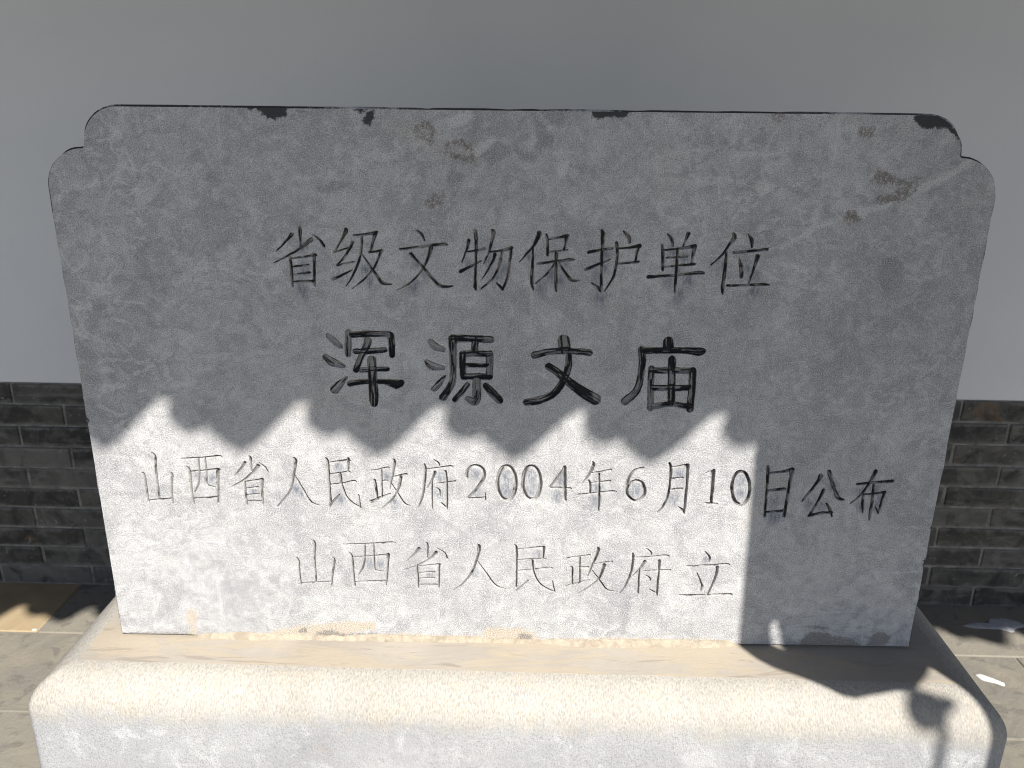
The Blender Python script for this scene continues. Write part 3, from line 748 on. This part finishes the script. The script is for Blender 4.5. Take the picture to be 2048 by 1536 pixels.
PATCH = """d:-3555 8419 -3526 8491 -3203 8486 -3163 8401 -3180 8335 -3357 8296 -3425 8310 -3512 8375
d:-3709 8450 -3619 8479 -3581 8440 -3626 8403 -3682 8417
d:-2116 8302 -2066 8379 -1985 8391 -2000 8303 -2050 8225 -2130 8247
d:-4911 8499 -4542 8494 -4535 8450 -4639 8456 -4777 8461
d:-5375 8494 -5120 8497 -5147 8470 -5332 8468
d:-2315 8488 -1958 8485 -2006 8435 -2121 8429 -2169 8393 -2237 8428
d:950 8478 1500 8471 1446 8405 1335 8344 1241 8376 990 8347
d:5279 8374 5348 8443 5541 8462 5660 8396 5764 8311 5915 8192 5924 8123 5777 8239 5718 8268 5486 8265 5373 8298
d:-6585 3897 -6554 3883 -6547 3825 -6578 3833
d:6559 2259 6589 2278 6592 2204 6562 2185
d:6532 1661 6576 1681 6588 1548 6558 1509
g:-532 7846 -439 7960 -299 8006 -171 7963 -135 7896 -204 7805 -415 7746 -509 7756
g:308 8443 549 8439 603 8348 578 8249 463 8247 357 8323
g:-1029 7499 -910 7592 -792 7605 -805 7501 -935 7431
g:-89 7986 29 7897 217 7832 194 7764 30 7796 -65 7896
g:260 8012 327 8124 431 8136 441 8014 355 7923 273 7945
g:-2814 7363 -2620 7435 -2333 7461 -2361 7391 -2577 7342 -2770 7317
g:-723 7364 -533 7412 -581 7296 -699 7294
g:5146 6199 5159 6479 5319 6509 5447 6399 5464 6118 5375 5975 5228 6030
g:1673 2531 1803 2546 1885 2462 1834 2388 1722 2435
l:-672 7890 -532 7992 -439 8060 -346 8061 -415 7960 -602 7823 -661 7834
l:-994 8287 -854 8376 -669 8400 -647 8313 -833 8223 -949 8199
l:120 8011 188 8123 224 8034 133 7921
l:514 7631 570 7734 639 7769 666 7678 599 7563 528 7574
l:691 7610 735 7702 766 7611 728 7553
l:3257 7535 3404 7536 3433 7392 3358 7338 3288 7364
l:-6960 -6592 -6506 -6449 -6407 -6840 -6570 -7378 -6652 -6847
r:-999 7965 -788 8012 -672 7924 -650 7777 -814 7787 -977 7853
r:-1413 8172 -1365 8239 -1227 8218 -1182 8108 -1220 7996 -1277 8063 -1369 8106
r:-1296 7194 -1176 7265 -1080 7290 -1105 7220 -1226 7148
r:4599 8195 4631 8222 4748 8223 4737 8171 4660 8148
r:4888 7583 4912 7673 5005 7656 5016 7585 5116 7532 5006 7531
r:4966 7314 5144 7352 5246 7408 5393 7517 5350 7445 5184 7334 5007 7287
r:3402 8432 3527 8433 3525 8373 3446 8355
r:4552 7108 4665 7091 4641 6999 4559 7053
m:-5440 332 -5369 522 -5276 486 -5277 335 -5339 220 -5315 -10 -5431 -12 -5388 219
m:-4159 71 -3790 173 -3524 236 -3130 281 -2770 326 -2315 316 -2288 203 -2715 137 -2818 39 -2495 -51 -3151 -52 -4134 -25
m:-1997 113 -1508 96 -530 84 -465 238 119 249 316 158 384 -13 -1969 -21
m:-231 183 74 213 297 193 422 40 992 64 1458 97 2819 76 3142 99 3590 79 3643 -52 -229 -57
n:-3306 87 -3204 147 -3040 157 -2784 59 -2949 44 -3177 51
n:-3579 158 -3462 199 -3466 134 -3567 101
n:-2750 87 -2488 103 -1999 74 -1542 45 -2001 24 -2654 42
n:57 57 121 154 284 119 302 43 122 28
n:4754 80 4890 253 5148 273 5317 184 5608 159 5756 38 5739 -25 4793 -28
n:5882 71 5933 258 6085 291 6224 233 6217 109 6044 44
n:4821 389 5003 393 5214 373 5112 352
g:1795 635 1841 891 1901 892 1863 496 1839 188 1788 187 1799 377
n:3754 9 4437 3 5598 6 6576 6 6583 -34 5605 -43 4441 -37 3758 -31
n:-6578 42 -6097 51 -5425 45 -5429 5 -6103 2 -6583 2
l:6129 7836 5931 7615 5522 7409 5139 7222 4610 7051 4211 6915 3788 6651 3685 6636 4205 6963 4603 7106 5129 7290 5485 7469 5823 7647
n:4886 7623 5038 7652 5223 7560 5490 7604 5508 7577 5230 7520 5012 7598
n:4535 7091 4668 7134 4767 7025 4672 7010 4609 7065
n:5021 7316 5260 7332 5448 7442 5466 7415 5280 7291 5046 7289"""
ST = 7e-4

def halfwidth(z, d):
    z = np.asarray(z, float)
    w = np.full(z.shape, HW - d)
    a = (z > ZS) & (z <= ZN - d)
    w[a] = (HW - RO) + np.sqrt(np.maximum(0, (RO - d) ** 2 - (z[a] - ZS) ** 2))
    b = (z > ZN - d)
    w[b] = CIX + np.sqrt(np.maximum(0, (RI - d) ** 2 - np.maximum(0, z[b] - ZN) ** 2))
    return w

def seg_field(U, Z, pts):
    """signed groove value (half width - distance), along, across for a tapered polyline"""
    best = np.full(U.shape, -1.0)
    frac = np.zeros(U.shape)
    along = np.zeros(U.shape)
    across = np.zeros(U.shape)
    acc = 0.0
    for (x0, z0, w0), (x1, z1, w1) in zip(pts[:-1], pts[1:]):
        dx, dz = x1 - x0, z1 - z0
        L2 = dx * dx + dz * dz + 1e-12
        L = math.sqrt(L2)
        t = np.clip(((U - x0) * dx + (Z - z0) * dz) / L2, 0, 1)
        ex, ez = U - x0 - t * dx, Z - z0 - t * dz
        dist = np.sqrt(ex * ex + ez * ez)
        hw = (w0 + (w1 - w0) * t) * .5
        val = hw - dist
        m = val > best
        best = np.where(m, val, best)
        frac = np.where(m, val / np.maximum(hw, 1e-6), frac)
        along = np.where(m, acc + t * L, along)
        across = np.where(m, (ex * dz - ez * dx) / L, across)
        acc += L
    return best, along, across, frac

def catmull(pts, k=4):
    if len(pts) < 3:
        return pts
    P = np.array(pts, float)
    out = []
    for i in range(len(P) - 1):
        p0, p1, p2, p3 = P[max(i - 1, 0)], P[i], P[i + 1], P[min(i + 2, len(P) - 1)]
        for q in range(k):
            t = q / k
            v = .5 * (2 * p1 + (p2 - p0) * t + (2 * p0 - 5 * p1 + 4 * p2 - p3) * t * t + (-p0 + 3 * p1 - 3 * p2 + p3) * t ** 3)
            v[2] = p1[2] + (p2[2] - p1[2]) * t
            out.append(tuple(v))
    out.append(tuple(P[-1]))
    return out

glyphs = []
for line in GLYPHS.strip().splitlines():
    row, body = line.split(':')
    strokes = []
    for s in body.split('/'):
        v = [float(a) * 1e-4 for a in s.split()]
        q = [tuple(v[i:i + 3]) for i in range(0, len(v), 3)]
        strokes.append(q)
    glyphs.append((int(row), strokes))
sv = [float(a) * 1e-4 for a in SMUDGE.split()]
smudges = [tuple(sv[i:i + 3]) for i in range(0, len(sv), 3)]
patches = []
for line in PATCH.strip().splitlines():
    kd, body = line.split(':')
    v = [float(a) * 1e-4 for a in body.split()]
    patches.append((kd, np.array(v).reshape(-1, 2)))

def poly_sdf(U, Z, P):
    d = np.full(U.shape, 1e3)
    inside = np.zeros(U.shape, bool)
    m = len(P)
    for i in range(m):
        ax, az = P[i]
        bx_, bz = P[(i + 1) % m]
        ex, ez = bx_ - ax, bz - az
        wx, wz = U - ax, Z - az
        t = np.clip((wx * ex + wz * ez) / (ex * ex + ez * ez + 1e-12), 0, 1)
        d = np.minimum(d, (wx - ex * t) ** 2 + (wz - ez * t) ** 2)
        c = ((az > Z) != (bz > Z)) & (U < (bx_ - ax) * (Z - az) / (bz - az + 1e-12) + ax)
        inside ^= c
    d = np.sqrt(d)
    return np.where(inside, d, -d)

def face_attrs(U, Z):
    A = {k: np.full(U.shape, -.05) for k in ('p_d', 'p_g', 'p_l', 'p_m', 'p_n', 'p_r')}
    for kd, P in patches:
        lo, hi = P.min(0) - .02, P.max(0) + .02
        m = (U > lo[0]) & (U < hi[0]) & (Z > lo[1]) & (Z < hi[1])
        if m.any():
            a = A['p_' + kd]
            a[m] = np.maximum(a[m], poly_sdf(U[m], Z[m], P))
    s = np.zeros(U.shape)
    for x, z, r in smudges:
        m = (abs(U - x) < 2.2 * r) & (abs(Z - z) < 3.0 * r)
        if m.any():
            g = np.exp(-(((U[m] - x) / (r * .85)) ** 2 + ((Z[m] - z) / (r * 1.1)) ** 2))
            s[m] = np.maximum(s[m], .8 * g)
    A['smudge'] = s
    return A

# --- fine carved regions
def ext(rs):
    P = np.array([q[:2] for r, ss in glyphs if r in rs for s in ss for q in s])
    return P[:, 0].min() - .012, P[:, 0].max() + .012, P[:, 1].min() - .014, P[:, 1].max() + .014
eA, e3, e4 = ext((1, 2)), ext((3,)), ext((4,))
def snap(e):
    return tuple(round(a / ST) * ST for a in e)
regions = [(snap(eA), (1, 2)), (snap(e3), (3,)), (snap(e4), (4,))]
VV, FF, ATT = [], [], {k: [] for k in ('p_d', 'p_g', 'p_l', 'p_m', 'p_n', 'p_r', 'smudge', 'cut', 'ink')}
vbase = 0
char_objs = []
for (u0, u1, z0, z1), rs in regions:
    nu, nz = int(round((u1 - u0) / ST)), int(round((z1 - z0) / ST))
    us, zs = u0 + np.arange(nu + 1) * ST, z0 + np.arange(nz + 1) * ST
    U, Z = np.meshgrid(us, zs)                       # (nz+1, nu+1)
    D = np.zeros(U.shape)
    INK_SHADE = np.zeros(U.shape)
    CUT = np.zeros(U.shape)
    OWN = np.full(U.shape, -1)
    wob_u = .0006 * (vnoise(U * 160, Z * 160, 1) - .5)
    wob_z = .0006 * (vnoise(U * 160, Z * 160, 2) - .5)
    for gi, (row, strokes) in enumerate(glyphs):
        if row not in rs:
            continue
        for si, s in enumerate(strokes):
            P = np.array(s)
            curved = row == 2 or len(s) > 2
            q = catmull(s, 5) if curved else s
            if row == 2:
                q = [(a, b, w * 1.16) for a, b, w in q]
            if row != 2:
                q = [(a, b, w * (1.2 if row == 1 else 1.3)) for a, b, w in q]
            m = P[:, 2].max() * .7 + .003
            i0, i1 = int((P[:, 0].min() - m - u0) / ST), int((P[:, 0].max() + m - u0) / ST) + 2
            j0, j1 = int((P[:, 1].min() - m - z0) / ST), int((P[:, 1].max() + m - z0) / ST) + 2
            i0, j0 = max(i0, 0), max(j0, 0)
            sl = (slice(j0, j1), slice(i0, i1))
            val, al, ac, fr = seg_field(U[sl] + wob_u[sl], Z[sl] + wob_z[sl], q)
            ins = val > 0
            seed = gi * 31 + si
            if row == 2:
                dep = np.clip(val * 1.6, 0, .0052)
                dep = np.where(ins, dep * (1 - .12 * vnoise(ac / .0012, al / .02, seed)), 0)
                streak = .55 * vnoise(ac / .0024 + 50, al / .030, seed) + .45 * vnoise(ac / .0011 + 50, al / .012, seed + 7)
                head = vnoise(al / .035 + seed, np.zeros_like(al), seed + 3)
                edge = np.clip((-ac if si % 2 else ac) / .009, -1, 1)
                tone = streak + .30 * (head - .5) + .10 * edge
                faint = .17 if (row == 2 and len(s) == 3 and si in (0, 1, 2) and gi in (8, 9)) else .0
                ink = np.clip((tone - .36 - faint) / .14, 0, 1) * np.clip(val / .0006, 0, 1)
                ink = np.maximum(ink, np.clip(val / .0005, 0, 1) * (.22 if faint else .42))
                ink = np.maximum(ink, ((val > 0) & (val < .0011)) * (.35 + .5 * (streak > .5)))
                cut = np.clip(val / .001, 0, 1) * .25
            else:
                sl_ = 2.2 if row == 1 else 2.9
                dep = np.where(ins, np.minimum(val * sl_, .0062), 0)
                streak = .6 * vnoise(ac / .0011 + 50, al / .012, seed) + .4 * vnoise(al / .006 + seed, ac / .003, seed + 9)
                lim = {1: .34, 3: .60, 4: .64}[row]
                if row == 3 and P[:, 0].mean() > .33:  # glyphs in cast shade get more dark colour, painting that shade in
                    lim = .36
                if row == 3 and .15 < P[:, 0].mean() <= .33:
                    lim = .52
                ink = np.clip((streak - lim) / .2, 0, .92) * np.clip(val / .0005, 0, 1)
                cut = np.clip(val / .0006, 0, 1) * (.50 if row == 1 else .25)
                if row != 1:
                    ink = np.maximum(ink, np.clip((fr - .42) / .25, 0, 1) * (.16 + .45 * streak))  # darkens the groove core in colour to deepen its shade
            better = dep > D[sl]
            D[sl] = np.where(better, dep, D[sl])
            INK_SHADE[sl] = np.maximum(INK_SHADE[sl], ink)
            CUT[sl] = np.maximum(CUT[sl], cut)
            OWN[sl] = np.where(better & ins, gi, OWN[sl])
    # tooled surface relief
    relief = .00022 * (vnoise(U / .0022, Z / .0022, 40) - .5) + .00030 * (vnoise(U / .012, Z / .009, 41) - .5)
    edge_u = np.minimum(U - u0, u1 - U)
    edge_z = np.minimum(Z - z0, z1 - Z)
    relief *= np.clip(np.minimum(edge_u, edge_z) / .006, 0, 1)
    Y = D + relief
    A = face_attrs(U.ravel(), Z.ravel())
    A['smudge'] = A['smudge'] * (D.ravel() <= 0)
    A['cut'] = CUT.ravel()
    A['ink'] = INK_SHADE.ravel()
    idx = np.arange((nz + 1) * (nu + 1)).reshape(nz + 1, nu + 1)
    quads = np.stack([idx[:-1, :-1], idx[:-1, 1:], idx[1:, 1:], idx[1:, :-1]], -1).reshape(-1, 4)
    own = np.stack([OWN[:-1, :-1], OWN[:-1, 1:], OWN[1:, 1:], OWN[1:, :-1]], -1).reshape(-1, 4).max(1)
    verts = np.stack([U.ravel(), Y.ravel(), Z.ravel() + DZ], 1)
    def sub(mask):
        f = quads[mask]
        used, inv = np.unique(f, return_inverse=True)
        return verts[used], inv.reshape(-1, 4), {k: a[used] for k, a in A.items()}
    v, f, a = sub(own < 0)
    VV.append(v)
    FF.append(f + vbase)
    vbase += len(v)
    for k in ATT:
        ATT[k].append(a[k])
    for gi, (row, _) in enumerate(glyphs):
        if row in rs and (own == gi).any():
            v, f, a = sub(own == gi)
            link('carved_character', mesh_np('carved_character', v, f, [M_STELE], attrs=a), stele)

# --- plain part of the face, 5 mm grid with the carved regions left out
def coarse(us, zs, skip):
    global vbase
    U, Z = np.meshgrid(us, zs)
    hwz = halfwidth(Z, CH_)
    nu, nz = len(us) - 1, len(zs) - 1
    idx = np.arange(U.size).reshape(U.shape)
    quads = np.stack([idx[:-1, :-1], idx[:-1, 1:], idx[1:, 1:], idx[1:, :-1]], -1)
    uc, zc = (us[:-1] + us[1:]) / 2, (zs[:-1] + zs[1:]) / 2
    UC, ZC = np.meshgrid(uc, zc)
    keep = np.ones(UC.shape, bool)
    for (a, b, c, d), _ in skip:
        keep &= ~((UC > a) & (UC < b) & (ZC > c) & (ZC < d))
    A = face_attrs(U.ravel(), Z.ravel())
    A['cut'] = np.zeros(U.size)
    A['ink'] = np.zeros(U.size)
    VV.append(np.stack([U.ravel(), np.zeros(U.size), Z.ravel() + DZ], 1))
    FF.append(quads[keep].reshape(-1, 4) + vbase)
    vbase += U.size
    for k in ATT:
        ATT[k].append(A[k])
def axis(lo, hi, stops, step):
    s = sorted(set([lo, hi] + [x for x in stops if lo < x < hi]))
    out = []
    for a, b in zip(s[:-1], s[1:]):
        m = max(1, int(math.ceil((b - a) / step)))
        out += list(a + (b - a) * np.arange(m) / m)
    return np.array(out + [hi])
us = axis(-HW + CH_, HW - CH_, [x for (a, b, c, d), _ in regions for x in (a, b)], .005)
zs = axis(.0035, ZS, [x for (a, b, c, d), _ in regions for x in (c, d)], .005)
coarse(us, zs, regions)
# shoulders
zt = list(ZS + (RO - CH_) * np.sin(np.linspace(0, math.pi / 2, 16)))
zt += [ZN]
zt += list(ZN + (RI - CH_) * np.sin(np.linspace(0, math.pi / 2, 18)[1:]))
zt = np.array(zt)
w = halfwidth(zt, CH_)
w[15] = HW - RO
# row 15 ends at the notch foot, next row starts the upper arc at the same width less the chamfer
w[16] = HW - RO - CH_
sp = np.linspace(-1, 1, len(us))
sp = us / us[-1]
Ut = w[:, None] * sp[None, :]
Zt = np.repeat(zt[:, None], len(us), 1)
idx = np.arange(Ut.size).reshape(Ut.shape)
q = np.stack([idx[:-1, :-1], idx[:-1, 1:], idx[1:, 1:], idx[1:, :-1]], -1).reshape(-1, 4)
A = face_attrs(Ut.ravel(), Zt.ravel())
A['cut'] = np.zeros(Ut.size)
A['ink'] = np.zeros(Ut.size)
VV.append(np.stack([Ut.ravel(), np.zeros(Ut.size), Zt.ravel() + DZ], 1))
FF.append(q + vbase)
vbase += Ut.size
for k in ATT:
    ATT[k].append(A[k])
face_me = mesh_np('front_face', np.concatenate(VV), np.concatenate(FF), [M_STELE], attrs={k: np.concatenate(a) for k, a in ATT.items()})
link('front_face', face_me, stele)

# --- body: chamfer, sides, back
def outline(d):
    pts = []
    zz = list(np.linspace(.0035, ZS, 60))
    right = [(HW - d, z) for z in zz]
    for a in np.linspace(0, 90, 16)[1:]:
        right.append((HW - RO + (RO - d) * math.cos(R(a)), ZS + (RO - d) * math.sin(R(a))))
    right.append((HW - RO - d, ZN - d if d else ZN))
    for a in np.linspace(0, 90, 18):
        right.append((CIX + (RI - d) * math.cos(R(a)), ZN + (RI - d) * math.sin(R(a))))
    tw = CIX
    topm = [(x, ZN + RI - d) for x in np.linspace(tw, -tw, 90)[1:-1]]
    left = [(-x, z) for x, z in right[::-1]]
    return np.array(right + topm + left)
o0, o1 = outline(CH_), outline(0)
dv_ = .0030 * (vnoise(o1[:, 0] * 55 + 3, o1[:, 1] * 55, 12) ** 3) + .0006 * vnoise(o1[:, 0] * 300, o1[:, 1] * 300, 14)
ctr = np.array([0, .4])
dirv = o1 - o0
o1n = o1 - dirv / CH_ * np.minimum(dv_, CH_ * .8)[:, None]
THK = .18
n = len(o1)
bvv = np.concatenate([np.stack([o0[:, 0], np.zeros(n), o0[:, 1] + DZ], 1),
                      np.stack([o1n[:, 0], np.full(n, CH_ * .8), o1n[:, 1] + DZ], 1),
                      np.stack([o1n[:, 0], np.full(n, THK), o1n[:, 1] + DZ], 1)])
bff, bmi = [], []
for lv in range(2):
    for i in range(n - 1):
        bff.append((lv * n + i, lv * n + n + i, lv * n + n + i + 1, lv * n + i + 1))
        bmi.append(0 if lv == 0 else 1)
bff.append([2 * n + i for i in range(n)])
bmi.append(1)
bff.append((0, n - 1, 2 * n - 1, 3 * n - 1, 2 * n, n))
bmi.append(1)
attrs0 = {k: np.full(3 * n, -.05) for k in ('p_d', 'p_g', 'p_l', 'p_m', 'p_n', 'p_r')}
attrs0['p_d'][:2 * n] = np.tile(-.008 + .016 * vnoise(o1[:, 0] * 18 + 9, o1[:, 1] * 18, 33), 2)
link('slab', mesh_np('slab', bvv, bff, [M_STELE, M_SIDE], bmi, attrs=attrs0), stele)

# ================================================================ small things lying on the floor
def blob(name, label, cat, pts, h, mat, loc, seed):
    rr = random.Random(seed)
    P = catmull([(a, b, 0) for a, b in pts] + [(pts[0][0], pts[0][1], 0)], 4)[:-1]
    m = len(P)
    v = []
    cx_, cy_ = sum(p[0] for p in P) / m, sum(p[1] for p in P) / m
    for s, z in ((1.0, 0), (.93, h * .6), (.7, h * .95), (.35, h * 1.02)):
        for p in P:
            j = 1 + rr.uniform(-.04, .04)
            v.append((cx_ + (p[0] - cx_) * s * j, cy_ + (p[1] - cy_) * s * j, z + (rr.uniform(-.15, .15) * h if z else 0)))
    v.append((cx_, cy_, h))
    f = []
    for l in range(3):
        for i in range(m):
            k = (i + 1) % m
            f.append((l * m + i, l * m + k, (l + 1) * m + k, (l + 1) * m + i))
    for i in range(m):
        f.append((3 * m + i, 3 * m + (i + 1) % m, 4 * m))
    f.append(list(range(m))[::-1])
    me = mesh_np(name, np.array(v), f, [mat], smooth=True)
    o = link(name, me, None, loc)
    o['label'] = label
    o['category'] = cat
    return o
blob('cement_lump', 'elongated white cement lump on the sunlit paving right of the pedestal', 'cement lump',
     [(-.034, .020), (-.022, .024), (.012, .002), (.030, -.016), (.024, -.026), (.004, -.014), (-.024, -.002)], .006, M_CEMENT, (1.258, .727, -.0012), 1)
blob('cement_splash', 'flat grey cement splash on the shaded floor beside the brick base', 'cement splash',
     [(-.105, -.010), (-.06, .012), (-.02, .006), (.0, .034), (.05, .036), (.085, .018), (.10, -.005), (.06, -.018), (.035, -.040), (.01, -.028), (-.03, -.022), (-.07, -.022)], .003, M_GREYCEM, (1.405, .985, -.0012), 2)
blob('plaster_crumb', 'tiny white plaster crumb on the tan paving slab', 'crumb',
     [(-.007, 0), (0, .004), (.008, .002), (.006, -.004), (-.002, -.005)], .003, M_CEMENT, (-1.432, .842, -.0012), 3)
